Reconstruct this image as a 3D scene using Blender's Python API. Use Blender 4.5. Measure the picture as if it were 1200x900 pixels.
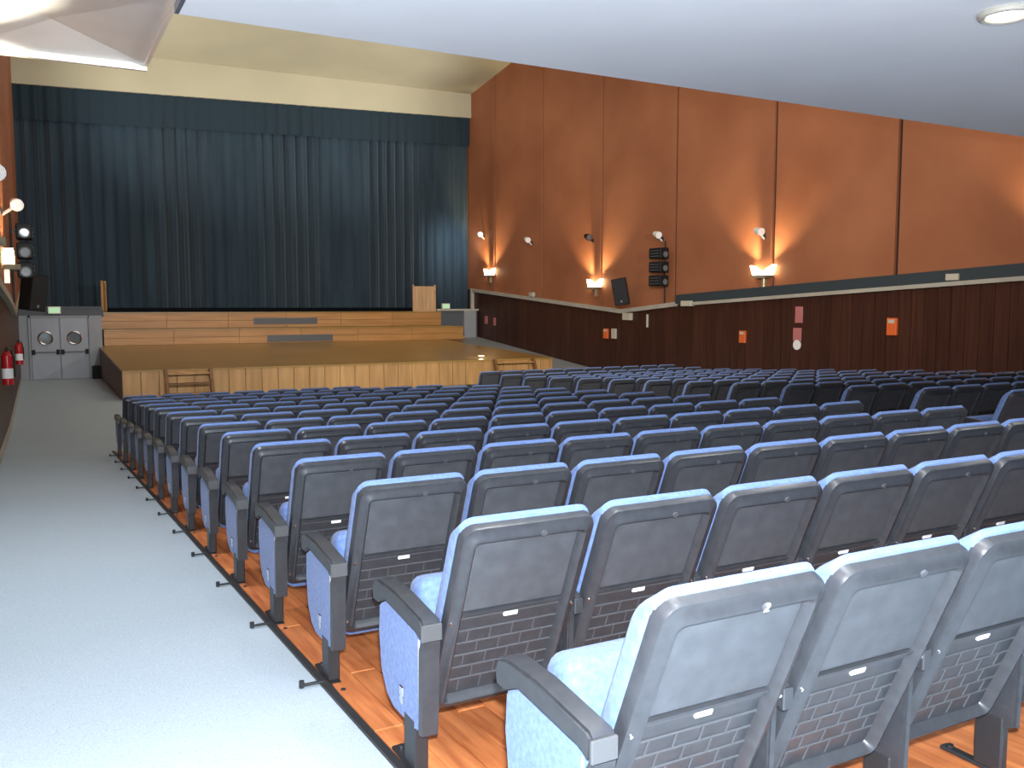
import bpy, bmesh, math, random
from mathutils import Vector, Matrix
random.seed(7)
for o in list(bpy.data.objects): bpy.data.objects.remove(o)
SC = bpy.context.scene
COL = SC.collection
R = math.radians
EYE = 1.45                       # eye height above the floor at the camera; z = eye height + EYE

# ------------------------------------------------------------------ camera
cam = bpy.data.cameras.new('camera')
cam.sensor_width = 36.0
cam.lens = 1049.1 / 1200 * 36
cam.clip_end = 200
cam_o = bpy.data.objects.new('camera', cam); COL.objects.link(cam_o)
cam_o.location = (0, 0, EYE)
cam_o.rotation_euler = (R(90 - 4.969), 0, R(-28.168))
SC.camera = cam_o

# ------------------------------------------------------------------ world, lights, exposure
SC.view_settings.view_transform = 'Standard'
SC.view_settings.look = 'None'
SC.view_settings.exposure = 0.0
SC.view_settings.gamma = 1.0
w = bpy.data.worlds.new('world'); SC.world = w; w.use_nodes = True
w.node_tree.nodes['Background'].inputs[0].default_value = (0.9, 0.95, 1.0, 1)
w.node_tree.nodes['Background'].inputs[1].default_value = 0.07

def light(name, kind, loc, energy, color=(1, 1, 1), rot=(0, 0, 0), parent=None, **kw):
    l = bpy.data.lights.new(name, kind); l.energy = energy; l.color = color
    for k, v in kw.items(): setattr(l, k, v)
    o = bpy.data.objects.new(name, l); COL.objects.link(o)
    o.location = loc; o.rotation_euler = rot
    if parent: o.parent = parent
    return o
# the photographer's flash, on the camera
light('camera_flash', 'POINT', (0.02, -0.02, EYE + 0.14), 1850, (0.86, 0.93, 1.0), shadow_soft_size=0.03)
# house lights high above the auditorium
for yy, en in ((11, 170), (20, 190), (28, 260)):
    light('house_light', 'AREA', (8.2, yy, 10.6), en, (1.0, 0.95, 0.86), (R(18), 0, 0), shape='RECTANGLE', size=13, size_y=3)
# unseen spots added at the balcony front to brighten stage and right wall
def aim(name, loc, tgt, energy, size, col=(1, .95, .86)):
    o = light(name, 'SPOT', loc, energy, col, spot_size=R(size), spot_blend=1.0, shadow_soft_size=.25)
    o.rotation_euler = (Vector(tgt) - Vector(loc)).to_track_quat('-Z', 'Y').to_euler()
aim('balcony_fill', (3.5, 5.7, 4.4), (6, 36, 8), 5200, 74, (1, .97, .92))
aim('balcony_fill', (11, 5.7, 4.4), (10, 36, 8), 5200, 74, (1, .97, .92))
aim('balcony_fill', (2.5, 5.7, 4.4), (17.5, 22, 6), 8000, 85)
light('aisle_fill', 'AREA', (.25, 6.3, 4.3), 165, (.88, .94, 1), (R(28), 0, 0), shape='RECTANGLE', size=1.0, size_y=.5)  # added lamp without a fixture, lifts the middle of the aisle carpet

# ------------------------------------------------------------------ helpers
class MB:
    """collects shapes and links them as ONE mesh object"""
    def __init__(s): s.bm = bmesh.new()
    def box(s, c, d, rot=None, bevel=0.0, seg=1):
        m = Matrix.Translation(Vector(c))
        if rot is not None: m = m @ rot
        g = bmesh.ops.create_cube(s.bm, size=1.0, matrix=m @ Matrix.Diagonal((d[0], d[1], d[2], 1)))
        if bevel > 0:
            es = {e for v in g['verts'] for e in v.link_edges}
            bmesh.ops.bevel(s.bm, geom=list(es), offset=bevel, segments=seg, affect='EDGES', profile=0.5)
        return s
    def lo(s, x0, x1, y0, y1, z0, z1, bevel=0.0, seg=1):
        return s.box(((x0+x1)/2, (y0+y1)/2, (z0+z1)/2), (x1-x0, y1-y0, z1-z0), None, bevel, seg)
    def poly(s, pts, ext):
        """closed prism: polygon pts (3D) pushed along ext"""
        e = Vector(ext); P = [Vector(p) for p in pts]
        a = [s.bm.verts.new(p) for p in P]; b = [s.bm.verts.new(p + e) for p in P]
        n = len(a)
        fs = [s.bm.faces.new(a), s.bm.faces.new(list(reversed(b)))]
        for i in range(n):
            j = (i+1) % n
            fs.append(s.bm.faces.new((a[j], a[i], b[i], b[j])))
        bmesh.ops.recalc_face_normals(s.bm, faces=fs)
        return s
    def cyl(s, a, b, r, r2=None, n=12):
        a = Vector(a); b = Vector(b); d = b - a
        m = Matrix.Translation((a+b)/2) @ d.to_track_quat('Z', 'Y').to_matrix().to_4x4()
        bmesh.ops.create_cone(s.bm, cap_ends=True, cap_tris=False, segments=n, radius1=r, radius2=r if r2 is None else r2, depth=d.length, matrix=m)
        return s
    def ball(s, c, r, n=10):
        bmesh.ops.create_uvsphere(s.bm, u_segments=n, v_segments=max(4, n//2), radius=r, matrix=Matrix.Translation(Vector(c)))
        return s
    def torus(s, c, R0, r, axis='Y', n=20, k=6):
        vs = []
        for i in range(n):
            a = 2*math.pi*i/n
            row = []
            for j in range(k):
                b = 2*math.pi*j/k
                x = (R0 + r*math.cos(b))*math.cos(a); z = (R0 + r*math.cos(b))*math.sin(a); y = r*math.sin(b)
                p = (x, y, z) if axis == 'Y' else ((y, x, z) if axis == 'X' else (x, z, y))
                row.append(s.bm.verts.new(Vector(c) + Vector(p)))
            vs.append(row)
        for i in range(n):
            for j in range(k):
                s.bm.faces.new((vs[i][j], vs[(i+1) % n][j], vs[(i+1) % n][(j+1) % k], vs[i][(j+1) % k]))
        return s
    def ring(s, outer, inner, z0, z1, M):
        """flat frame between two loops of equal length, in local (u,v) carried by M(u,v,n)"""
        n = len(outer)
        L = [[s.bm.verts.new(M(*p, z)) for p in loop] for loop, z in ((outer, z0), (outer, z1), (inner, z1), (inner, z0))]
        for q in range(4):
            A, B = L[q], L[(q+1) % 4]
            for i in range(n):
                j = (i+1) % n
                s.bm.faces.new((A[i], A[j], B[j], B[i]))
        return s
    def mesh(s, name, mat, smooth=False):
        bmesh.ops.recalc_face_normals(s.bm, faces=s.bm.faces[:])
        me = bpy.data.meshes.new(name); s.bm.to_mesh(me); s.bm.free()
        if mat: me.materials.append(mat)
        if smooth:
            for p in me.polygons: p.use_smooth = True
            try: me.set_sharp_from_angle(angle=R(40))
            except Exception: pass
        return me
    def obj(s, name, mat, parent=None, smooth=False):
        return link(name, s.mesh(name, mat, smooth), parent)

def link(name, me, parent=None, loc=None):
    o = bpy.data.objects.new(name, me); COL.objects.link(o)
    if parent: o.parent = parent
    if loc: o.location = loc
    return o
def thing(name, label, cat, loc=(0, 0, 0), rotz=0, group=None):
    o = bpy.data.objects.new(name, None); COL.objects.link(o)
    o.empty_display_size = 0.1
    o.location = loc; o.rotation_euler = (0, 0, rotz); tag(o, label, cat, group)
    return o
def tag(o, label, cat, group=None):
    o['label'] = label; o['category'] = cat
    if group: o['group'] = group
    return o
def struct(o, label=None):
    o['kind'] = 'structure'
    if label: o['label'] = label
    return o

# ------------------------------------------------------------------ materials
def mat(name, col, rough=0.6, metal=0.0, noise=None, bump=None, emit=None, coat=0.0, spec=0.5, sheen=0.0):
    m = bpy.data.materials.new(name); m.use_nodes = True
    nt = m.node_tree; b = nt.nodes['Principled BSDF']
    b.inputs['Base Color'].default_value = (*col, 1)
    b.inputs['Roughness'].default_value = rough
    b.inputs['Metallic'].default_value = metal
    b.inputs['Specular IOR Level'].default_value = spec
    b.inputs['Coat Weight'].default_value = coat
    b.inputs['Sheen Weight'].default_value = sheen
    if emit:
        b.inputs['Emission Color'].default_value = (*emit[0], 1); b.inputs['Emission Strength'].default_value = emit[1]
    tc = nt.nodes.new('ShaderNodeTexCoord')
    def mapping(scale):
        mp = nt.nodes.new('ShaderNodeMapping'); mp.inputs['Scale'].default_value = scale
        nt.links.new(tc.outputs['Object'], mp.inputs['Vector']); return mp
    if noise:                                   # (scale xyz, detail, darker colour, lighter colour)
        sc, det, c1, c2 = noise
        n = nt.nodes.new('ShaderNodeTexNoise'); n.inputs['Scale'].default_value = 1.0; n.inputs['Detail'].default_value = det
        nt.links.new(mapping(sc).outputs[0], n.inputs['Vector'])
        r = nt.nodes.new('ShaderNodeValToRGB')
        r.color_ramp.elements[0].position = 0.3; r.color_ramp.elements[1].position = 0.7
        r.color_ramp.elements[0].color = (*c1, 1); r.color_ramp.elements[1].color = (*c2, 1)
        nt.links.new(n.outputs['Fac'], r.inputs[0]); nt.links.new(r.outputs[0], b.inputs['Base Color'])
    if bump:                                    # (scale xyz, strength, distance)
        n = nt.nodes.new('ShaderNodeTexNoise'); n.inputs['Scale'].default_value = 1.0; n.inputs['Detail'].default_value = 4
        nt.links.new(mapping(bump[0]).outputs[0], n.inputs['Vector'])
        bp = nt.nodes.new('ShaderNodeBump'); bp.inputs['Strength'].default_value = bump[1]; bp.inputs['Distance'].default_value = bump[2]
        nt.links.new(n.outputs['Fac'], bp.inputs['Height']); nt.links.new(bp.outputs[0], b.inputs['Normal'])
    return m
def vary(m, amount=0.12):
    """small brightness change from one piece to the next"""
    nt = m.node_tree; b = nt.nodes['Principled BSDF']; inp = b.inputs['Base Color']
    oi = nt.nodes.new('ShaderNodeObjectInfo'); hs = nt.nodes.new('ShaderNodeHueSaturation')
    mr = nt.nodes.new('ShaderNodeMapRange'); mr.inputs['To Min'].default_value = 1-amount; mr.inputs['To Max'].default_value = 1+amount
    nt.links.new(oi.outputs['Random'], mr.inputs['Value']); nt.links.new(mr.outputs[0], hs.inputs['Value'])
    if inp.is_linked: nt.links.new(inp.links[0].from_socket, hs.inputs['Color'])
    else: hs.inputs['Color'].default_value = inp.default_value
    nt.links.new(hs.outputs[0], inp)
    return m

M_CARPET = mat('carpet', (.3, .35, .41), .95, noise=((150, 150, 150), 6, (.31, .375, .43), (.45, .525, .59)), bump=((260, 260, 260), .35, .004), spec=.15)
M_FLOORWOOD = vary(mat('parquet', (.5, .17, .06), .38, noise=((26, 2.2, 9), 6, (.33, .085, .026), (.62, .22, .075))), .22)
M_STAGE = mat('stage_deck_wood', (.40, .235, .07), .32, noise=((.8, 9, 3), 5, (.26, .15, .036), (.35, .21, .058)), coat=.15)
M_BOARD = vary(mat('stage_front_wood', (.52, .30, .11), .5, noise=((9, 9, .8), 5, (.35, .185, .06), (.48, .275, .10))), .10)
M_RISER = vary(mat('stage_riser_wood', (.5, .27, .09), .45, noise=((.7, 4, 9), 5, (.36, .165, .045), (.47, .24, .075))), .09)
M_BROWN = mat('dark_brown_wood', (.17, .075, .025), .5, noise=((4, 4, 14), 4, (.13, .055, .018), (.21, .095, .03)))
M_PANEL = vary(mat('orange_wall_panel', (.30, .105, .045), .62, noise=((.35, .5, .5), 5, (.29, .105, .05), (.38, .148, .073)), bump=((90, 90, 90), .12, .003), spec=.25), .035)
M_GAP = mat('dark_joint', (.03, .014, .01), .8)
M_WAINSCOT = vary(mat('dark_wainscot_wood', (.06, .022, .013), .42, noise=((8, 14, .7), 5, (.038, .013, .0085), (.066, .024, .015)), spec=.35), .16)
M_CURTAIN = mat('navy_curtain_cloth', (.022, .042, .062), .9, noise=((3, 3, .35), 3, (.017, .033, .05), (.028, .052, .076)), sheen=.25, spec=.2)
M_VALANCE = mat('valance_cloth', (.019, .035, .05), .92, sheen=.15, spec=.15)
M_BEIGE = mat('beige_plaster', (.50, .45, .27), .8, noise=((.4, .4, .4), 3, (.43, .405, .295), (.49, .46, .335)), spec=.2)
M_WHITE = mat('white_plaster', (.74, .76, .79), .75, noise=((1.2, 1.2, 1.2), 3, (.82, .83, .85), (.86, .87, .885)), spec=.25)
M_REFLECT = mat('white_reflector_board', (.70, .72, .74), .6, spec=.3, noise=((2, 2, 2), 2, (.75, .82, .89), (.79, .86, .93)))
M_SHELL = mat('charcoal_plastic', (.050, .052, .058), .36, noise=((30, 30, 30), 4, (.025, .027, .031), (.036, .038, .044)), spec=.5)
M_SHELLP = mat('grey_back_panel_plastic', (.10, .106, .118), .5, noise=((16, 16, 16), 8, (.047, .051, .058), (.066, .071, .081)), bump=((350, 350, 350), .2, .002), spec=.4)
M_RIB = mat('vent_rib_plastic', (.066, .069, .077), .45)
M_CAP = mat('armrest_end_plastic', (.065, .067, .07), .35)
M_FABRIC = mat('blue_upholstery', (.13, .21, .47), .9, noise=((55, 55, 55), 6, (.092, .15, .33), (.14, .215, .43)), bump=((420, 420, 420), .3, .003), sheen=.1, spec=.2)
M_STEEL = mat('black_steel', (.03, .031, .034), .4, metal=.35)
M_CHROME = mat('chrome', (.75, .75, .77), .18, metal=1.0)
M_LABEL = mat('white_label', (.85, .85, .85), .5)
M_BADGE = mat('grey_badge', (.2, .2, .215), .4, metal=.3)
M_RAIL = mat('pale_grey_paint', (.43, .40, .34), .55, noise=((2, 2, 2), 3, (.39, .365, .31), (.47, .44, .38)))
M_DUCT = mat('dark_slate_paint', (.035, .05, .06), .5)
M_GREYDOOR = mat('grey_door_paint', (.25, .27, .31), .45, noise=((2, 2, 1), 3, (.23, .25, .285), (.27, .29, .335)))
M_GREYWALL = mat('grey_wall_paint', (.27, .285, .31), .7, noise=((1.5, 1.5, 1.5), 3, (.25, .265, .29), (.29, .305, .33)))
M_DARKWALL = mat('dark_grey_wall', (.09, .10, .115), .8)
M_BLACK = mat('black_casing', (.010, .011, .012), .6, spec=.25)
M_GRILLE = mat('black_speaker_grille', (.009, .010, .012), .7, bump=((300, 300, 300), .5, .004))
M_GLASS = mat('dim_porthole_glass', (.12, .14, .15), .08, spec=.8)
M_LAMPGLOW = mat('sconce_glow', (1, .9, .65), .5, emit=((1, .83, .48), 16))
M_LAMPMETAL = mat('sconce_metal', (.6, .52, .36), .35, metal=.6)
M_DOWNGLOW = mat('downlight_glow', (1, .95, .8), .5, emit=((1, .94, .78), 5))
M_GREENGLOW = mat('exit_light_glow', (.5, .75, .5), .5, emit=((.45, .85, .5), .35))
M_RED = mat('red_enamel', (.45, .015, .02), .25, coat=.4)
M_ORANGE = mat('orange_plastic', (.75, .14, .03), .45)
M_PINK = mat('faded_pink_sign', (.50, .17, .17), .5)
M_BEIGEBOX = mat('beige_plastic_box', (.55, .51, .42), .5)
M_VENT = mat('grey_vent_slats', (.10, .105, .11), .5, metal=.3)
M_STRIP = mat('black_edge_strip', (.025, .025, .027), .5, metal=.2)
M_WHITEARM = mat('white_enamel', (.8, .8, .78), .35)

# ------------------------------------------------------------------ levels
SLOPE = 0.0565; YFLAT = 16.3
def fl(y): return -SLOPE*min(y, YFLAT)          # floor level
ZF = fl(YFLAT)
XW = 17.5                                       # right wall
XL = [(-3.0, -2.1), (14.5, -0.50), (19.6, -0.444), (37.5, -0.33)]
def xl(y):                                      # left wall, slightly splayed towards the back
    for (a, xa), (b, xb) in zip(XL, XL[1:]):
        if y <= b: return xa + (xb-xa)*(y-a)/(b-a)
    return XL[-1][1]
RAIL = [(-3.0, 1.0+EYE), (11.03, .573+EYE), (21.7, .072+EYE), (24.8, -.177+EYE), (36.4, .714+EYE), (38, .84+EYE)]
def zr(y):
    for (a, xa), (b, xb) in zip(RAIL, RAIL[1:]):
        if y <= b: return xa + (xb-xa)*(y-a)/(b-a)
    return RAIL[-1][1]
def zramp(y): return max(ZF, ZF + (y-24.6)*0.0895) if y > 24.6 else fl(y)
YC = 36.5                                       # curtain
ZTOP = 9.8 + EYE

# ------------------------------------------------------------------ floor
mb = MB()
ys = [-3.0, 4, 10, YFLAT, 24.6, 39]
mb.poly([(XW+.3, y, fl(y)) for y in ys] + [(XW+.3, 39, ZF-.4), (XW+.3, -3, ZF-.4)], (-(XW+3.2), 0, 0))
floor = struct(mb.obj('floor', M_CARPET), 'grey blue carpet sloping down the side aisle to the stage')

# wooden flooring under the seat blocks, plank by plank near the camera
def slab(x0, x1, y0, y1, dz, z0=0.0):
    m = MB(); n = [y0] + ([YFLAT] if y0 < YFLAT < y1 else []) + [y1]
    m.poly([(x0, y, fl(y)+dz) for y in n] + [(x0, y, fl(y)+z0-.001) for y in reversed(n)], (x1-x0, 0, 0))
    return m
wood = slab(1.085, 6.72, 1.62, 15.6, .006).obj('seat_floor', M_FLOORWOOD); struct(wood, 'orange wooden floor under the main seat block')
wood2 = slab(8.45, 14.3, 4.5, 19.5, .006).obj('seat_floor', M_FLOORWOOD); struct(wood2, 'wooden floor under the far seat block')
x = 1.09
k = 0
while x < 2.72:
    y = 1.64 + 0.45*(k % 3)
    while y < (10.2 if k < 5 else 6.4):
        L = 1.5 + 0.2*((k*7) % 3)
        if y > 1.5:
            m = MB(); s = SLOPE
            m.box((x+.058, y+L/2, fl(y+L/2)+.0105), (.113, L-.006, .010), Matrix.Rotation(-math.atan(s), 4, 'X'), .002)
            m.obj('plank', M_FLOORWOOD, wood)
        y += L
    x += .117; k += 1
mb = MB()
mb.poly([(1.055, y, fl(y)+.014) for y in (.3, 8, 15.6)] + [(1.055, y, fl(y)-.001) for y in (15.6, 8, .3)], (.032, 0, 0))
struct(mb.obj('trim_1', M_STRIP), 'black edge strip between carpet and wooden floor')
# ramp beside the stage
mb = MB(); mb.poly([(14.55, 24.6, ZF), (14.55, 36.4, zramp(36.4)), (14.55, 36.4, ZF-.05), (14.55, 24.6, ZF-.05)], (XW-14.55, 0, 0))
struct(mb.obj('floor_ramp', M_GREYWALL), 'grey ramp climbing along the right wall beside the stage')

# ------------------------------------------------------------------ right wall
wr = struct(MB().lo(XW+.07, XW+.3, -3, 39, ZF-.3, ZTOP).obj('wall_right', M_GAP))
seams = [-2.9, 2.0, 6.0, 10.0, 14.06, 17.94, 22.07, 26.1, 30.2, 34.2, 38.3]
for a, b in zip(seams, seams[1:]):
    pts = [(XW, a+.055, zr(a)), ]
    inner = [y for y, _ in RAIL if a+.045 < y < b-.045]
    pts += [(XW, y, zr(y)) for y in inner] + [(XW, b-.055, zr(b)), (XW, b-.055, ZTOP), (XW, a+.055, ZTOP)]
    m = MB(); m.poly(pts, (.075, 0, 0)); m.obj('wall_panel', M_PANEL, wr)
y = 6.0
while y < 36.35:
    b = y + .33
    m = MB()
    m.poly([(XW-.02, y+.006, zramp(y)), (XW-.02, b-.006, zramp(b)), (XW-.02, b-.006, zr(b)-.02), (XW-.02, y+.006, zr(y)-.02)], (.09, 0, 0))
    m.obj('wainscot_board', M_WAINSCOT, wr)
    y = b
def railpiece(y0, y1, z0, z1, x0, x1, name, m_, lab):
    yy = [y0] + [y for y, _ in RAIL if y0 < y < y1] + [y1]
    m = MB(); m.poly([(x0, y, zr(y)+z1) for y in yy] + [(x0, y, zr(y)+z0) for y in reversed(yy)], (x1-x0, 0, 0))
    return struct(m.obj(name, m_), lab)
railpiece(21.9, 36.35, -.06, .07, XW-.14, XW+.02, 'trim_2', M_RAIL, 'pale ledge falling from the stage along the right wall')
railpiece(4, 21.5, -.07, .02, XW-.15, XW+.02, 'trim_3', M_RAIL, 'pale strip under the dark cable duct on the right wall')
railpiece(4, 21.9, .021, .28, XW-.11, XW+.02, 'trim_4', M_DUCT, 'dark cable duct along the right wall')
struct(MB().lo(XW-.16, XW-.001, 36.22, 36.36, zramp(36.3), zr(36.3)+.07).obj('trim_5', M_RAIL), 'pale upright post ending the ledge at the stage')

# ------------------------------------------------------------------ left wall
wl = struct(MB().poly([(xl(y)-.1, y, ZF-.3) for y in (-3, 14.5, 19.6, 37.5)] + [(-2.9, 37.5, ZF-.3), (-2.9, -3, ZF-.3)], (0, 0, ZTOP-ZF+.3)).obj('wall_left', M_GAP))
for a, b in zip(seams, seams[1:]):
    b = min(b, 37.4)
    for (p, q) in ([(a, b)] if not (a < 14.5 < b) else [(a, 14.5), (14.5, b)]):
        yy = [p+.03] + [y for y, _ in RAIL if p+.03 < y < q-.03] + [q-.03]
        m = MB()
        dx = xl(q) - xl(p)
        pts = [(xl(y)+.06, y, zr(y)) for y in yy] + [(xl(yy[-1])+.06, yy[-1], ZTOP), (xl(yy[0])+.06, yy[0], ZTOP)]
        m.poly(pts, (-.17, 0, 0)); m.obj('wall_panel', M_PANEL, wl)
y = 13.0
while y < 32.3:
    b = y + .33
    m = MB(); m.poly([(xl(y), y+.006, fl(y)), (xl(b), b-.006, fl(b)), (xl(b), b-.006, zr(b)-.02), (xl(y), y+.006, zr(y)-.02)], (-.11, 0, 0))
    m.obj('wainscot_board', M_WAINSCOT, wl); y = b
yy = [6, 14.5, 19.6, 32.4]
mb = MB()
for a, b in zip(yy, yy[1:]):
    mb.poly([(xl(a)+.02, a, fl(a)), (xl(b)+.02, b, fl(b)), (xl(b)+.02, b, fl(b)+.13), (xl(a)+.02, a, fl(a)+.13)], (-.04, 0, 0))
struct(mb.obj('baseboard_left', M_RAIL), 'pale skirting at the foot of the left wall')
mb = MB()
for a, b in ((13, 14.5), (14.5, 19.6), (19.6, 21.7), (21.7, 24.8), (24.8, 32.5)):
    mb.poly([(xl(a)+.1, a, zr(a)-.06), (xl(b)+.1, b, zr(b)-.06), (xl(b)+.1, b, zr(b)+.07), (xl(a)+.1, a, zr(a)+.07)], (-.12, 0, 0))
struct(mb.obj('trim_6', M_RAIL), 'pale ledge along the left wall')

# ------------------------------------------------------------------ ceiling, cove, balcony soffit, back wall
struct(MB().lo(-3, XW+.3, -3, 39.3, ZTOP, ZTOP+.2).obj('ceiling', M_BEIGE), 'high ceiling over the stalls')
ZC1 = 9.28 + EYE
mb = MB()
# slanted upper face, then the upright fascia above the curtain; its lower edge dips slightly to the left
L0, R0 = 7.76+EYE, 8.29+EYE
for xa, xb, za, zb in ((-.5, XW, L0, R0),):
    v = [(xa, 32.7, ZTOP), (xa, YC, ZC1-.12), (xa, YC, za), (xa, YC+.5, za), (xa, YC+.5, ZTOP)]
    u = [(xb, 32.7, ZTOP), (xb, YC, ZC1+.03), (xb, YC, zb), (xb, YC+.5, zb), (xb, YC+.5, ZTOP)]
    A = [mb.bm.verts.new(p) for p in v]; B = [mb.bm.verts.new(p) for p in u]
    mb.bm.faces.new(A); mb.bm.faces.new(list(reversed(B)))
    for i in range(5): mb.bm.faces.new((A[i], A[(i+1) % 5], B[(i+1) % 5], B[i]))
struct(mb.obj('ceiling_cove', M_BEIGE), 'beige cove above the stage curtain')
struct(MB().lo(-3, XW+.3, 39.0, 39.3, ZF-.3, ZTOP).obj('wall_front', M_DARKWALL), 'dark wall behind the stage curtain')
struct(MB().lo(-3, XW+.3, -3.3, -3.0, ZF-.3, ZTOP).obj('wall_back', M_GREYWALL), 'wall behind the last row')
ZS = 1.6 + EYE
sof = struct(MB().lo(.783, XW+.07, -3.0, 5.345, ZS, ZS+.05).obj('ceiling_soffit', M_WHITE), 'white underside of the balcony')
struct(MB().lo(.783, XW+.07, 5.2, 5.34, ZS+.051, ZS+1.2).obj('wall_balcony', M_WHITE), 'balcony parapet')
struct(MB().lo(.76, .783, -3.0, 5.345, ZS, ZS+.05).obj('trim_7', M_DARKWALL), 'dark edge of the balcony')

def downlight(x, y, lab):
    t = thing('downlight', lab, 'ceiling light', (x, y, ZS), 0, 'round downlights in the white soffit')
    MB().torus((0, 0, -.012), .125, .022, 'Z', 28, 8).obj('trim_ring', M_RAIL, t, True)
    MB().cyl((0, 0, -.012), (0, 0, -.002), .108, n=28).obj('diffuser', M_DOWNGLOW, t)
    light('downlight_lamp', 'SPOT', (0, 0, -.05), 110, (1, .95, .86), parent=t, spot_size=R(150), spot_blend=.8, shadow_soft_size=.1)
downlight(4.76, 3.17, 'round glowing downlight set in the white soffit, at the upper right corner')
downlight(2.05, 1.9, 'round glowing downlight in the white soffit, second from the left aisle')
downlight(7.6, 3.17, 'round glowing downlight in the white soffit, far right beyond the frame')
downlight(1.15, 4.4-3.4, 'round glowing downlight in the white soffit, nearest the carpeted aisle')

# faceted acoustic reflector hung over the left aisle
ref = thing('ceiling_reflector', 'white faceted reflector panel hung over the left aisle, by the ceiling', 'ceiling panel', (0, 0, 3.39+EYE))
def facets(x0, x1, y0, y1, d=.16):
    m = MB(); c = m.bm.verts.new((x0+(x1-x0)*.435, y0+(y1-y0)*.65, d))
    q = [m.bm.verts.new(p) for p in ((x0, y0, .09), (x1, y0, .09), (x1, y1, .09), (x0, y1, .09))]
    top = [m.bm.verts.new(p) for p in ((x0, y0, .3), (x1, y0, .3), (x1, y1, .3), (x0, y1, .3))]
    for i in range(4):
        m.bm.faces.new((q[i], q[(i+1) % 4], c))
        m.bm.faces.new((q[i], q[(i+1) % 4], top[(i+1) % 4], top[i]))
    m.bm.faces.new(top)
    return m
for y0, y1 in ((11.0, 14.2), (7.7, 10.9)):
    facets(-.55, 1.58, y0, y1, .24).obj('facet_panel', M_REFLECT, ref)
MB().lo(-.55, 1.62, 14.2, 14.27, .0, .3).obj('front_lip', M_WHITEARM, ref)
MB().lo(1.58, 1.625, 7.7, 14.2, .05, .3).obj('side_lip', M_WHITEARM, ref)
for y in (8.5, 13.5): MB().lo(.5, .54, y, y+.04, .3, ZTOP-3.376-EYE).obj('hanger_rod', M_STEEL, ref)

# ------------------------------------------------------------------ curtain
def curtain_mesh(x0, x1, ytop, amp, n, z0f, z1f, skew=0.0, ph=0.0):
    m = MB(); rows = 5; vs = []
    rnd = random.Random(3)
    offs = [rnd.uniform(-1, 1) for _ in range(200)]
    for i in range(n+1):
        u = i/n; x = x0 + (x1-x0)*u
        p = x*2*math.pi/.43 + .9*math.sin(x*.9+ph) + .5*math.sin(x*2.3)
        a = amp*(.65 + .35*math.sin(x*1.37+1.1))
        col = []
        for r in range(rows+1):
            v = r/rows
            aa = a*(1.0 - .35*v)
            y = ytop + skew*(1-u) - aa*(math.sin(p) + .35*math.sin(2*p+.6) + .25*offs[int(u*190)])
            col.append(m.bm.verts.new((x, y, z0f(u)*(1-v) + z1f(u)*v)))
        vs.append(col)
    for i in range(n):
        for r in range(rows):
            m.bm.faces.new((vs[i][r], vs[i+1][r], vs[i+1][r+1], vs[i][r+1]))
    return m
cur = thing('stage_curtain', 'dark navy pleated stage curtain filling the whole back of the stage', 'curtain', (0, 0, 0))
o = curtain_mesh(-.42, 17.45, YC+.3, .115, 1300, lambda u: (-.06 if u < .9 else -.3)+EYE, lambda u: L0+.05+(R0-L0)*u).obj('drape', M_CURTAIN, cur, True)
o = curtain_mesh(-.42, 17.45, YC+.12, .045, 900, lambda u: L0-1.2+(R0-L0)*u, lambda u: L0+.05+(R0-L0)*u, 0, 1.0).obj('valance', M_VALANCE, cur, True)

# ------------------------------------------------------------------ stage
SX0, SX1, SY0, SY1 = 1.95, 14.52, 24.4, 36.2
zs0, zs1 = -1.62+EYE, -1.33+EYE
YT1, YT2 = 33.0, 34.7
zb1 = zs1
stage = struct(MB().poly([(SX0+.05, SY0+.06, zs0-.04), (SX0+.05, YT1+.3, zb1-.03), (SX0+.05, YT1+.3, ZF), (SX0+.05, SY0+.06, ZF)], (SX1-SX0-.1, 0, 0)).obj('stage_platform', M_BROWN), 'wooden stage platform with boarded front')
n = 29; wdt = (SX1-SX0)/n
for i in range(n):
    m = MB(); m.lo(SX0+i*wdt+.006, SX0+(i+1)*wdt-.006, SY0, SY0+.058, ZF+.01, zs0-.045, .004)
    m.obj('front_board', M_BOARD, stage)
nd = 18; wd = (YT1+.1-SY0+.05)/nd
for i in range(nd):
    y0 = SY0-.04+i*wd; y1 = y0+wd
    za = zs0+(zb1-zs0)*(y0-SY0)/(YT1-SY0); zb = zs0+(zb1-zs0)*(y1-SY0)/(YT1-SY0)
    m = MB(); m.poly([(SX0, y0+.004, za), (SX0, y1-.004, zb), (SX0, y1-.004, zb-.045), (SX0, y0+.004, za-.045)], (SX1-SX0, 0, 0))
    m.obj('deck_board', M_STAGE, stage)
for i in range(5):
    y0 = SY0+.07+i*1.69
    m = MB(); m.poly([(SX0-.004, y0, ZF+.01), (SX0-.004, y0+1.67, ZF+.01), (SX0-.004, y0+1.67, zs0-.05+(zb1-zs0)*(y0+1.67-SY0)/(YT1-SY0)), (SX0-.004, y0, zs0-.05+(zb1-zs0)*(y0-SY0)/(YT1-SY0))], (.05, 0, 0))
    m.obj('side_panel', M_BROWN, stage)

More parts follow.
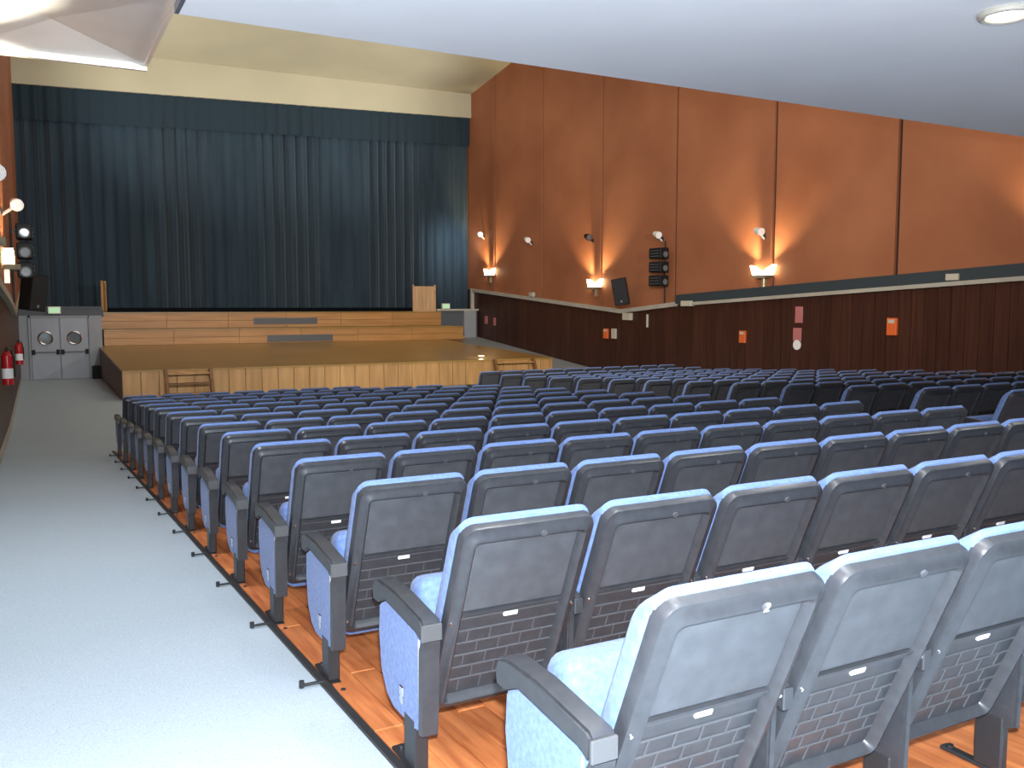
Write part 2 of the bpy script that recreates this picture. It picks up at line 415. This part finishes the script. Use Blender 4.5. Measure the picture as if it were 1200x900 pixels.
def tier(x0, x1, y0, y1, z0, z1, lab, vent):
    t = thing('stage_riser', lab, 'stage riser', (0, 0, 0), 0, 'wooden tiers at the back of the stage')
    MB().lo(x0+.02, x1-.02, y0+.04, y1, ZF, z1-.04).obj('core', M_BROWN, t)
    nn = 6; w_ = (x1-x0)/nn; h = (z1-.045-z0)
    for i in range(nn):
        for r in range(2):
            MB().lo(x0+i*w_+.004, x0+(i+1)*w_-.004, y0, y0+.039, z0+h*r/2+.004, z0+h*(r+1)/2-.004, .003).obj('riser_panel', M_RISER, t)
    for i in range(nn):
        MB().lo(x0+i*w_+.003, x0+(i+1)*w_-.003, y0-.02, y1-.002, z1-.043, z1).obj('tread_board', M_STAGE, t)
    MB().lo(x0-.001, x0+.019, y0+.04, y1, z0, z1-.045).obj('end_panel', M_RISER, t)
    MB().lo(x1-.019, x1+.001, y0+.04, y1, z0, z1-.045).obj('end_panel', M_RISER, t)
    va, vb, za, zb = vent
    m = MB().lo(va, vb, y0-.012, y0-.001, za, zb)
    for q in range(5): m.lo(va+.02, vb-.02, y0-.03, y0-.012, za+(zb-za)*(q+.2)/5, za+(zb-za)*(q+.65)/5)
    m.obj('vent_grille', M_VENT, t)
tier(2.12, 15.43, YT1, YT2-.03, zb1, -.80+EYE, 'lower wooden tier across the stage, with a long grey vent grille', (7.55, 10.0, -1.30+EYE, -1.05+EYE))
tier(2.16, 15.2, YT2, 36.1, -.80+EYE, -.22+EYE, 'upper wooden tier below the curtain, with a long grey vent grille', (7.44, 9.9, -.69+EYE, -.45+EYE))

def steps(x0, x1, lab):
    t = thing('stage_steps', lab, 'steps', (0, 0, 0), 0, 'wooden steps against the stage front')
    for x in (x0, x1):
        m = MB(); m.poly([(x-.04, SY0-.05, zs0+.0), (x-.04, SY0-.17, zs0+.0), (x-.04, SY0-.55, ZF+.001), (x-.04, SY0-.38, ZF+.001)], (.08, 0, 0))
        m.obj('stringer', M_BROWN, t)
    for q in range(3):
        f_ = (q+.6)/3; z = ZF+(zs0-ZF)*f_; y = SY0-.44+.36*f_
        MB().lo(x0+.04, x1-.04, y-.13, y+.12, z-.025, z+.005, .004).obj('tread', M_BROWN if q == 1 else M_BOARD, t)
steps(2.97, 4.07, 'wooden steps leaning on the left end of the stage front')
steps(12.4, 13.75, 'wooden steps leaning on the right end of the stage front')

def screen(cx, cy, ang, wid, lab):
    t = thing('wooden_screen', lab, 'screen', (cx, cy, -.22+EYE), ang, 'wooden wing screens on the upper tier')
    H = 1.12
    for x in (-wid/2+.035, wid/2-.035): MB().lo(x-.035, x+.035, -.04, .04, 0, H, .006).obj('stile', M_RISER, t)
    nb = 5; ww = (wid-.14)/nb
    for i in range(nb): MB().lo(-wid/2+.07+i*ww+.003, -wid/2+.07+(i+1)*ww-.003, -.015, .015, .06, H-.06).obj('board', M_BOARD, t)
    MB().lo(-wid/2+.07, wid/2-.07, -.03, .03, 0, .06).obj('bottom_rail', M_RISER, t)
screen(14.75, 35.45, R(-18), .98, 'pale wooden screen standing face on at the right end of the upper tier')
screen(2.32, 35.3, R(80), .98, 'pale wooden screen seen edge on at the left end of the upper tier')

# stage side walls: door block on the left, landing on the right
DY = 32.6
dw = struct(MB().lo(xl(DY)-.05, 2.05, DY, DY+.25, ZF, -.06+EYE).obj('wall_stage_side', M_GREYWALL), 'grey wall with double doors beside the stage')
MB().lo(xl(DY)-.05, 2.08, DY-.06, DY+.3, -.06+EYE, -.01+EYE).obj('coping', M_DARKWALL, dw)
MB().lo(xl(DY)-.05, 2.07, DY-.03, DY, -.30+EYE, -.06+EYE).obj('fascia', M_DARKWALL, dw)
MB().lo(1.66, 2.03, DY-.09, DY, ZF+.35, -.31+EYE).obj('pilaster', M_GREYWALL, dw)
struct(MB().lo(-.39, 2.13, DY+.25, 36.3, -.36+EYE, -.12+EYE).obj('landing_left', M_DARKWALL), 'dark landing above the doors')
for nme, xa, xb, hs in (('door_1', -.04, .785, 1), ('door_2', .80, 1.63, -1)):
    d = struct(MB().lo(xa+.01, xb-.01, DY-.05, DY-.005, ZF+.01, -.37+EYE, .004).obj(nme, M_GREYDOOR), 'grey swing door with round chrome porthole')
    cx = (xa+xb)/2
    MB().torus((cx, DY-.055, -1.03+EYE), .20, .035, 'Y', 28, 8).obj('porthole_ring', M_CHROME, d, True)
    MB().cyl((cx, DY-.058, -1.03+EYE), (cx, DY-.048, -1.03+EYE), .19, n=28).obj('porthole_glass', M_GLASS, d)
    MB().lo(xa+.05, xb-.05, DY-.10, DY-.075, -1.51+EYE, -1.46+EYE, .006).obj('push_bar', M_VENT, d)
    for x in (xa+.06, xb-.06): MB().lo(x-.05, x+.05, DY-.12, DY-.05, -1.56+EYE, -1.40+EYE, .01).obj('bar_bracket', M_BLACK, d)
mb = MB().lo(-.10, -.045, DY-.07, DY, ZF, -.31+EYE).lo(1.635, 1.69, DY-.07, DY, ZF, -.31+EYE).lo(-.10, 1.69, DY-.07, DY, -.365+EYE, -.31+EYE)
struct(mb.obj('trim_8', M_GREYWALL), 'grey frame around the double doors')
tag(MB().lo(1.70, 2.04, DY-.45, DY-.1, ZF, ZF+.42, .02).obj('black_box', M_BLACK), 'small black box on the floor between the grey doors and the stage', 'box')
def exitlight(x, y, z, lab):
    t = thing('exit_light', lab, 'exit light', (x, y, z))
    MB().lo(-.19, .19, -.06, .06, 0, .24, .01).obj('housing', M_BEIGEBOX, t)
    MB().lo(-.16, .16, -.068, -.058, .03, .21).obj('lens', M_GREENGLOW, t)
exitlight(.66, DY-.12, -.25+EYE, 'pale green exit light above the grey double doors')
lw = struct(MB().lo(15.5, XW-.05, 35.85, 36.1, zramp(35.8)-.1, -.2+EYE).obj('wall_landing', M_DARKWALL), 'dark landing wall to the right of the tiers')
MB().lo(15.45, XW-.03, 35.75, 36.15, -.2+EYE, -.12+EYE).obj('coping', M_RAIL, lw)
MB().lo(16.75, XW-.18, 35.72, 35.85, zramp(35.7), -.2+EYE).obj('pilaster', M_GREYWALL, lw)
exitlight(15.95, 35.93, -.12+EYE, 'pale green exit light on the landing right of the tiers')
tag(MB().lo(16.02, 16.5, 35.1, 35.6, zramp(35.6)+.002, zramp(35.6)+.10).obj('low_step', M_BOARD), 'small pale wooden step at the right end of the lower tier', 'step')

# bright spot at the right of the stage front, put in as a glowing box
zf_ = zs0+(zb1-zs0)*(25.0-SY0)/(YT1-SY0)
t = thing('deck_bright_spot', 'small glowing box on the stage deck above the right steps', 'lamp', (12.3, 25.0, zf_+.002))
MB().lo(-.11, .11, -.05, .05, 0, .05, .01).obj('case', M_LAMPMETAL, t)
MB().lo(-.09, .09, -.03, .03, .05, .065).obj('lens', mat('deck_spot_glow', (1, .9, .6), .5, emit=((1, .86, .5), 3.0)), t)
light('deck_spot_lamp', 'POINT', (0, -.0, .16), 4, (1, .82, .5), parent=t, shadow_soft_size=.05)

# ------------------------------------------------------------------ things on the walls
def sconce(y, z, side, lab, e=1.0, col=(1, .76, .40)):
    """V-shaped uplighter: bracket, tray and two glowing fins; side = +1 right wall, -1 left wall"""
    x = XW if side > 0 else xl(y)+.06
    s = -side
    t = thing('wall_sconce', lab, 'wall lamp', (x, y, z+EYE), 0, 'glowing V-shaped wall sconces')
    MB().lo(*sorted((0, s*.10)), -.05, .05, -.30, .02, .008).obj('bracket', M_LAMPMETAL, t)
    m = MB(); m.poly([(s*.01, -.33, .03), (s*.01, .33, .03), (s*.01, .24, -.05), (s*.01, -.24, -.05)], (s*.26, 0, 0)); m.obj('tray', M_LAMPMETAL, t)
    for q in (-1, 1):
        m = MB(); m.poly([(s*.02, q*.02, .035), (s*.02, q*.32, .035), (s*.02, q*.42, .30), (s*.02, q*.14, .17)], (s*.15, 0, 0))
        m.obj('glowing_fin', M_LAMPGLOW, t)
        o = light('sconce_lamp', 'SPOT', (s*.22, q*.16, .06), 800*e, col, parent=t, spot_size=R(56), spot_blend=.85, shadow_soft_size=.05)
        o.rotation_euler = Vector((-s*.20, q*.50, 1)).to_track_quat('-Z', 'Y').to_euler()
sconce(34.55, 1.30, 1, 'glowing V-shaped wall sconce next to the stage curtain on the right wall', 1.0)
sconce(26.37, .64, 1, 'glowing V-shaped wall sconce left of the black loudspeaker on the right wall', 1.0)
sconce(18.2, .80, 1, 'glowing V-shaped wall sconce above the dark cable duct on the right wall', 1.0)
sconce(10.0, .95, 1, 'glowing V-shaped wall sconce just beyond the right edge of the picture', 1.0)
sconce(18.3, .70, -1, 'glowing white sconce on the left wall in front of the black spotlights')
sconce(13.6, .85, -1, 'glowing sconce on the left wall below the faceted reflector', 1.8, (1, .86, .62))
sconce(10.0, .95, -1, 'unseen glowing sconce added on the left wall nearest the viewer, outside the left edge', 1.8, (1, .9, .72))  # added out of view to brighten the faceted reflector from below

def wallspot(y, z, side, lab, white=True):
    x = XW if side > 0 else xl(y)+.06
    s = -side
    t = thing('wall_spot', lab, 'spot lamp', (x, y, z+EYE), 0, 'small spot lamps on arms along the walls')
    MB().lo(*sorted((0, s*.03)), -.06, .06, -.06, .06, .006).obj('wall_plate', M_STEEL, t)
    MB().cyl((s*.02, 0, -.06), (s*.24, -.02, .10), .028, n=8).obj('arm', M_WHITEARM if white else M_STEEL, t)
    MB().cyl((s*.22, .10, .16), (s*.26, -.14, .10), .085, .11, n=14).obj('lamp_head', M_WHITEARM if white else M_BLACK, t, True)
    MB().cyl((s*.2605, -.143, .099), (s*.263, -.155, .096), .09, n=14).obj('lens', M_LABEL if white else M_GLASS, t)
wallspot(35.2, 2.98, 1, 'small pale spot lamp on the right wall nearest the curtain')
wallspot(31.0, 2.47, 1, 'small pale spot lamp on the right wall, second from the curtain')
wallspot(26.66, 2.29, 1, 'small black spot lamp on the right wall above the second sconce', False)
wallspot(22.7, 2.09, 1, 'small white spot lamp right above the three stacked projectors')
wallspot(18.26, 1.87, 1, 'small white spot lamp above the brightest sconce on the right wall')
wallspot(18.2, 1.66, -1, 'small white spot lamp on the left wall above the sconce')
wallspot(13.1, 1.55, -1, 'small white spot lamp highest at the left edge of the picture')

# spots added at both side walls to brighten the cove from below
for x in (XW-.4, .1):
    aim('wall_fill_spot', (x, 30.9, 2.6+EYE), (8.5 + (1.5 if x > 8 else -1.5), 35.2, 9.6+EYE), 2600, 82)

aim('wall_fill_spot', (XW-.55, 34.7, 3.0+EYE), (16.7, 36.5, 2.6+EYE), 260, 95, (.9, .97, 1))  # added spot, brightens the right end of the curtain

def projector(x, y, z, lab, s):
    t = thing('stage_projector', lab, 'stage light', (x, y, z+EYE), 0, 'black stage projectors stacked on the side walls')
    MB().lo(-.16, .16, -.30, .30, 0, .33, .02).obj('casing', M_BLACK, t)
    for q in range(3): MB().lo(-.17, .17, -.22, .22, .06+.085*q, .09+.085*q).obj('cooling_fin', M_VENT, t)
    MB().cyl((0, -.28, .125), (0, -.34, .125), .10, .115, n=16).obj('lens_tube', M_STEEL, t)
    MB().cyl((0, -.341, .125), (0, -.345, .125), .085, n=16).obj('lens', M_GLASS, t)
    MB().lo(*sorted((s*.14, s*.228)), -.03, .03, .14, .19).obj('yoke', M_STEEL, t)
for side, yy, nme in ((1, 22.5, 'right'), (-1, 22.6, 'left')):
    x = XW-.30 if side > 0 else xl(yy)+.36
    m = MB(); m.cyl((XW-.05 if side > 0 else xl(yy)+.105, yy, zr(yy)+.08), (XW-.05 if side > 0 else xl(yy)+.105, yy, 2.02+EYE), .025, n=10)
    tag(m.obj('lighting_pole', M_STEEL), 'thin black pole carrying three projectors on the %s wall' % nme, 'pole')
    for z, ordn in ((.62, 'lowest'), (1.04, 'middle'), (1.46, 'topmost')):
        projector(x, yy, z, '%s black stage projector of the stack on the %s wall' % (ordn, nme), side)

def speaker(x, y, z, rz, tilt, lab):
    t = thing('loudspeaker', lab, 'loudspeaker', (x, y, z+EYE), rz, 'black loudspeakers on the wall ledges')
    t.rotation_euler = (tilt, R(-9) if rz < 0 else R(5), rz)
    m = MB(); m.poly([(-.24, -.20, 0), (.24, -.20, 0), (.17, .20, 0), (-.17, .20, 0)], (0, 0, .86)); m.obj('cabinet', M_BLACK, t)
    MB().lo(-.22, .22, -.215, -.199, .03, .83, .005).obj('grille', M_GRILLE, t)
    MB().cyl((0, -.216, .12), (0, -.222, .12), .035, n=12).obj('badge_plate', M_CHROME, t)
    MB().lo(-.03, .03, .19, .30, .3, .5).obj('wall_bracket', M_STEEL, t)
speaker(XW-.36, 24.25, .06, R(-50), R(6), 'black loudspeaker tilted on the pale ledge of the right wall')
speaker(xl(24.3)+.40, 24.3, -.10, R(45), R(6), 'black loudspeaker on the left wall below the stacked projectors')

def plate(y, z, wy, hz, m_, name, lab, cat, d=.06, group=None, side=1):
    x0, x1 = (XW-.02-d, XW-.021) if side > 0 else (xl(y)+.001, xl(y)+d)
    return tag(MB().lo(x0, x1, y-wy/2, y+wy/2, z+EYE-hz/2, z+EYE+hz/2, .008).obj(name, m_), lab, cat, group)
def orangebox(y, z, w_, h_, lab):
    t = thing('call_point', lab, 'wall box', (XW-.02, y, z+EYE), 0, 'orange boxes on the dark wainscot')
    MB().lo(-.08, -.001, -w_/2, w_/2, -h_/2, h_/2, .012).obj('housing', M_ORANGE, t)
    MB().lo(-.086, -.079, -w_*.32, w_*.32, h_*.20, h_*.42).obj('pale_strip', M_BEIGEBOX, t)
orangebox(14.05, -.47, .27, .40, 'orange wall box on the dark wainscot, nearest to the viewer')
orangebox(18.96, -.85, .24, .34, 'orange wall box on the dark wainscot below the brightest sconce')
orangebox(25.71, -.94, .26, .34, 'orange wall box beside a small white box under the loudspeaker ledge')
plate(25.24, -.93, .26, .34, M_BEIGEBOX, 'white_wall_box', 'small white wall box beside the farthest orange box', 'wall box')
plate(16.93, -.22, .26, .42, M_PINK, 'pink_sign', 'faded pink upright sign on the dark wainscot, just under the duct', 'sign', .025)
t = thing('extinguisher_sign', 'pinkish sign with a round white disc, below the faded pink sign', 'sign', (XW-.02, 16.97, -.80+EYE))
MB().lo(-.025, -.001, -.14, .14, -.10, .24, .004).obj('plate', M_PINK, t)
MB().cyl((-.026, 0, -.20), (-.001, 0, -.20), .13, n=20).obj('disc', M_LABEL, t)
plate(35.0, -.60, .26, .34, M_PINK, 'pink_sign', 'tiny pink sign low on the wainscot nearest the stage', 'sign', .025)
plate(34.2, -.66, .22, .34, M_PINK, 'pink_sign', 'tiny pink sign low on the wainscot, second from the stage', 'sign', .025)
plate(24.41, -.34, .42, .24, M_BEIGEBOX, 'junction_box', 'beige junction box under the pale ledge below the loudspeaker', 'wall box', .14)
plate(23.38, -.47, .07, .42, M_BEIGEBOX, 'conduit', 'short pale conduit hanging below the ledge near the loudspeaker', 'conduit', .05)
plate(21.3, .08, .46, .16, M_BEIGEBOX, 'ledge_box', 'beige box at the end of the dark cable duct', 'wall box', .18)
plate(12.52, .62, .30, .14, M_BEIGEBOX, 'ledge_box', 'beige box sitting in the dark cable duct, right of the long seam', 'wall box', .14)
tag(MB().lo(XW-.2, XW-.06, 30.6, 30.95, zr(30.8)+.07, zr(30.8)+.25, .03).obj('ledge_box', M_RAIL), 'pale lump on the sloping ledge between the two far sconces', 'wall box')

def extinguisher(y, z, lab):
    x = xl(y)+.11
    t = thing('fire_extinguisher', lab, 'fire extinguisher', (x, y, z+EYE), 0, 'red fire extinguishers on the left wall')
    m = MB(); m.cyl((0, 0, 0), (0, 0, .46), .085, n=16); m.cyl((0, 0, .46), (0, 0, .54), .085, .03, n=16); m.obj('cylinder', M_RED, t, True)
    MB().cyl((0, 0, .10), (0, 0, .26), .0865, n=16).obj('paper_label', M_LABEL, t)
    m = MB(); m.lo(-.03, .03, -.06, .03, .54, .58, .004); m.lo(-.012, .012, -.13, .0, .59, .605); m.obj('valve', M_BLACK, t)
    m = MB(); m.cyl((.05, -.03, .56), (.095, -.03, .40), .012, n=8); m.cyl((.095, -.03, .40), (.095, -.03, .12), .012, n=8); m.obj('hose', M_BLACK, t)
extinguisher(16.4, -1.25, 'red fire extinguisher hanging nearest on the left wall')
extinguisher(25.0, -1.42, 'red fire extinguisher on the left wall next to the grey doors')

# ------------------------------------------------------------------ theatre seats
VB, VT = Vector((0, .205, .205)), Vector((0, -.085, .897))
VD = (VT-VB); VL = VD.length; VD.normalize()
VN = Vector((0, -VD.z, VD.y))                  # out of the rear face
def BM_(u, v, n): return Vector((u, 0, 0)) + VB + VD*v + VN*n
def rrect(x0, x1, y0, y1, r, k=4):
    P = []
    for cx, cy, a0 in ((x1-r, y0+r, -90), (x1-r, y1-r, 0), (x0+r, y1-r, 90), (x0+r, y0+r, 180)):
        for i in range(k+1):
            a = R(a0 + 90*i/k); P.append((cx+r*math.cos(a), cy+r*math.sin(a)))
    return P
def rslab(m, loop, layers, M):
    """stack of scaled loops (inset, n): soft-edged slab"""
    cx = sum(p[0] for p in loop)/len(loop); cy = sum(p[1] for p in loop)/len(loop)
    hx = max(p[0] for p in loop)-cx; hy = max(p[1] for p in loop)-cy
    L = []
    for ins, n in layers:
        L.append([m.bm.verts.new(M(cx+(p[0]-cx)*(hx-ins)/hx, cy+(p[1]-cy)*(hy-ins)/hy, n)) for p in loop])
    for A, B in zip(L, L[1:]):
        for i in range(len(loop)):
            j = (i+1) % len(loop); m.bm.faces.new((A[i], A[j], B[j], B[i]))
    m.bm.faces.new(list(reversed(L[0]))); m.bm.faces.new(L[-1])
    return m
HW = .25
# backrest cushion (blue), in front of the shell
def BC_(u, v, n):
    return BM_(u, v - .075*max(0, -n-.03)/.054*max(0, v/VL)**2, n)
m = MB(); rslab(m, rrect(-HW, HW, .0, VL+.026, .055, 5), [(.03, -.084), (.010, -.078), (0, -.064), (0, -.03), (.004, -.01), (.02, .0)], BC_)
ME_CUSH = m.mesh('back_cushion', M_FABRIC, True)
# shell frame: raised border with a rounded rim
m = MB()
out = rrect(-.2475, .2475, .0, VL+.016, .05, 5); inn = rrect(-.192, .192, .05, VL-.050, .012, 5)
def lerp(a, b, t): return [(p[0]+(q[0]-p[0])*t, p[1]+(q[1]-p[1])*t) for p, q in zip(a, b)]
prof = [(0, -.035), (0, .012), (.06, .022), (.38, .026), (.52, .036), (.70, .038), (.86, .028), (1, .004)]
L = [[m.bm.verts.new(BM_(*p, n)) for p in lerp(out, inn, t)] for t, n in prof]
for A, B in zip(L, L[1:]):
    for i in range(len(out)):
        j = (i+1) % len(out); m.bm.faces.new((A[i], A[j], B[j], B[i]))
ME_FRAME = m.mesh('back_frame', M_SHELL, True)
VS = VL*.555
m = MB(); rslab(m, rrect(-.198, .198, VS, VL-.044, .006, 1), [(0, .003), (0, .008), (.01, .014)], BM_)
ME_PANEL = m.mesh('back_panel', M_SHELLP)
m = MB(); rslab(m, rrect(-.198, .198, .045, VS-.002, .004, 1), [(0, .001), (0, .005)], BM_)
def bb(m, u0, u1, v0, v1, n0, n1):
    P = [m.bm.verts.new(BM_(u, v, n)) for n in (n0, n1) for u, v in ((u0, v0), (u1, v0), (u1, v1), (u0, v1))]
    for q in ((0, 1, 2, 3), (7, 6, 5, 4), (0, 4, 5, 1), (1, 5, 6, 2), (2, 6, 7, 3), (3, 7, 4, 0)):
        m.bm.faces.new([P[i] for i in q])
bb(m, -.195, .195, VS-.012, VS-.002, .005, .020)
ME_LOWER = m.mesh('vent_panel', M_SHELL)
m = MB()
rows = 6; vh = (VS-.03-.06)/rows
for q in range(1, rows+1): bb(m, -.192, .192, .06+vh*q-.0025, .06+vh*q+.0025, .005, .0085)
for q in range(rows-1):
    for k_ in range(4):
        u = -.192 + .384*((k_+.5+(.5 if q % 2 else 0))/4.5)
        if abs(u) < .178: bb(m, u-.002, u+.002, .06+vh*q, .06+vh*(q+1), .005, .0080)
ME_RIB = m.mesh('vent_ribs', M_RIB)
m = MB(); bb(m, -.026, .026, VS-.045, VS-.030, .005, .012); ME_TAG = m.mesh('white_tag', M_LABEL)
m = MB()
c = BM_(.038, VL-.022, .036); m.cyl(c, c+VN*.006, .011, n=12); ME_BADGE = m.mesh('number_badge', M_SHELLP)
m = MB()
for u, v, n in ((-.232, VL*.52, .024), (.232, VL*.52, .024), (-.232, VL*.1, .024), (.232, VL*.1, .024)):
    c = BM_(u, v, n); m.cyl(c, c+VN*.006, .0065, .005, n=8)
ME_SCREW = m.mesh('screws', M_CHROME)
# tip-up seat, folded
def SM(u, v, n):
    d = Vector((0, .16, .985)).normalized(); nn = Vector((0, d.z, -d.y))
    return Vector((u, 0, 0)) + Vector((0, .262, .15)) + d*v + nn*n
m = MB(); rslab(m, rrect(-.215, .215, 0, .475, .05, 4), [(.03, .0), (.008, .012), (0, .03), (0, .11), (.012, .135), (.04, .15)], SM)
ME_SEAT = m.mesh('seat_cushion', M_FABRIC, True)
m = MB(); rslab(m, rrect(-.19, .19, .03, .44, .04, 3), [(0, .151), (.01, .165)], SM); ME_PAN = m.mesh('seat_pan', M_SHELL)
# armrest profile (y,z) extruded along x
AP = [(.045, .565), (.06, .578), (.30, .604), (.46, .606), (.505, .594), (.525, .560), (.515, .515), (.48, .512), (.40, .545), (.10, .520), (.05, .500)]
def arm(xc, wd):
    m = MB(); m.poly([(xc-wd/2, y, z) for y, z in AP], (wd, 0, 0))
    bmesh.ops.bevel(m.bm, geom=[e for e in m.bm.edges if abs(e.verts[0].co.x-e.verts[1].co.x) < 1e-5], offset=.008, segments=2, affect='EDGES')
    return m
XA = -.270                                       # armrest line between two seats
ME_ARM = arm(XA, .036).mesh('armrest', M_SHELL, True)
XE = -.298
ME_ARME = arm(XE, .072).mesh('armrest', M_SHELL, True)
def arm_cap(xc, wd):
    m = MB(); m.lo(xc-wd/2-.001, xc+wd/2+.001, .036, .048, .505, .563, .003); return m
ME_CAP = arm_cap(XE, .072).mesh('armrest_cap', M_CAP)
ME_CAPI = arm_cap(XA, .033).mesh('armrest_cap', M_SHELL)
# side support: blue upholstered panel with a glossy dark rear edge
def sp(xc, wd, name, m_):
    P = [(.085, .515), (.40, .542), (.475, .508), (.485, .40), (.465, .27), (.41, .195), (.34, .165), (.14, .165), (.095, .185)]
    m = MB(); m.poly([(xc-wd/2, y, z) for y, z in P], (wd, 0, 0))
    bmesh.ops.bevel(m.bm, geom=[e for e in m.bm.edges if abs(e.verts[0].co.x-e.verts[1].co.x) < 1e-5], offset=.006, segments=2, affect='EDGES')
    return m.mesh(name, m_, True)
ME_SIDE = sp(XE, .05, 'side_panel', M_FABRIC)
ME_SIDEI = sp(XA, .028, 'side_panel', M_SHELL)
def edge(xc, wd):
    m = MB(); P = [(.060, .505), (.082, .470), (.088, .30), (.092, .172), (.060, .176), (.052, .30), (.045, .44), (.036, .505)]
    m.poly([(xc-wd/2, y, z) for y, z in P], (wd, 0, 0)); return m
m = MB(); m.lo(XE-.027, XE-.024, .088, .096, .19, .50); ME_TRIM = m.mesh('panel_trim', M_RAIL)
ME_EDGE = edge(XE, .058).mesh('rear_edge', M_SHELL)
def ped(xc, h=.018):
    m = MB(); m.lo(xc-h, xc+h, .135, .235, .012, .20, .006)
    m.lo(xc-h*1.02, xc+h*1.02, -.02, .36, .0, .014, .004)
    for y in (.01, .33): m.cyl((xc, y, .014), (xc, y, .024), .011, n=8)
    return m
ME_PED = ped(XA).mesh('pedestal', M_STEEL)
ME_PEDE = ped(XE, .026).mesh('pedestal', M_STEEL)
m = MB(); m.lo(XE-.15, XE-.04, .15, .17, .004, .014, .003); m.cyl((XE-.14, .16, .0), (XE-.14, .16, .03), .012, n=8); ME_CLIP = m.mesh('floor_clip', M_STEEL)
m = MB(); m.cyl((XE-.026, .24, .235), (XE-.032, .24, .235), .018, n=12); m.lo(XE-.034, XE-.026, .222, .258, .25, .285, .003); ME_LOCK = m.mesh('number_plate', M_CHROME)

ORD = ['', 'first', 'second', 'third', 'fourth', 'fifth', 'sixth', 'seventh', 'eighth', 'ninth', 'tenth', 'eleventh', 'twelfth', 'thirteenth', 'fourteenth', 'fifteenth', 'sixteenth']
X0, P0, PITCH, YR = 1.162, .5875, .54, 1.005
CAMF = (math.sin(R(28.168)), math.cos(R(28.168)))
def px(x, y):
    d = x*CAMF[0] + y*CAMF[1]; return 600 + 1049.1*(x*CAMF[1] - y*CAMF[0])/max(d, .1)
def seat(x, y, lab, group, end=False, detail=2, last=False):
    z = fl(y+.2)
    if y+.2 < YFLAT: z += SLOPE*.2*.0
    t = thing('theatre_seat', lab, 'theatre seat', (x, y, z+.007), 0, group)
    def p(me): return link(me.name.split('.')[0], me, t)
    p(ME_CUSH); p(ME_FRAME); p(ME_PANEL); p(ME_LOWER); p(ME_SEAT)
    if detail > 0:
        p(ME_RIB)['kind'] = 'stuff'; p(ME_TAG); p(ME_PAN)
    if detail > 1:
        p(ME_BADGE); p(ME_SCREW)
    if end:
        a = p(ME_ARME); c = link('armrest_cap', ME_CAP, a); p(ME_SIDE); p(ME_EDGE); p(ME_TRIM); p(ME_PEDE); p(ME_CLIP); p(ME_LOCK)
    else:
        p(ME_ARM); p(ME_SIDEI); p(ME_PED)
        if detail > 1: p(ME_CAPI)
    if last:
        for me in (ME_ARM, ME_SIDEI, ME_PED): link(me.name.split('.')[0], me, t).location = (.54, 0, 0)
    return t
count = 0
for i in range(1, 15):
    y = P0 + YR*i
    ns = {14: 7, 13: 9}.get(i, 10)
    for j in range(ns):
        xl_ = X0 + PITCH*j
        if px(xl_, y) > 1800 and j > 0: break
        where = 'beside the carpeted aisle' if j == 0 else '%s from the carpeted aisle' % ORD[j+1]
        rown = 'nearest row' if i == 1 else '%s nearest row' % ORD[i]
        t = seat(xl_+.25, y, 'blue theatre seat with charcoal back, %s, in the %s' % (where, rown), 'blue seats of the main block', j == 0, 2 if i < 6 else (1 if i < 10 else 0), j == ns-1)
        count += 1
        if i == 1 and j == 0:
            # the one readable seat number
            cu = bpy.data.curves.new('seat_number', 'FONT'); cu.body = '2'; cu.size = .036; cu.extrude = .001; cu.align_x = 'CENTER'; cu.align_y = 'CENTER'
            tmp = bpy.data.objects.new('seat_number_text', cu); COL.objects.link(tmp)
            bpy.context.view_layer.update()
            me = bpy.data.meshes.new_from_object(tmp.evaluated_get(bpy.context.evaluated_depsgraph_get()))
            bpy.data.objects.remove(tmp); me.materials.clear(); me.materials.append(M_LABEL)
            o = link('seat_number', me, t)
            o.matrix_local = Matrix.Translation(BM_(.038, VL-.022, .0435)) @ Matrix((VD.cross(VN), VD, VN)).transposed().to_4x4()
XB = 8.65
for i in range(5, 18):
    y = P0 + YR*i
    for j in range(10):
        xl_ = XB + PITCH*j
        if px(xl_, y) > (1480 if j else 1300): break
        where = 'end seat' if j == 0 else '%s seat' % ORD[j+1]
        rown = 'rearmost' if i == 5 else '%s rearmost' % ORD[i-4]
        seat(xl_+.25, y, 'dark theatre seat of the far right block, %s from the aisle, %s row' % (where, rown), 'blue seats of the far right block', j == 0, 0, j == 9)
        count += 1
print('seats', count)
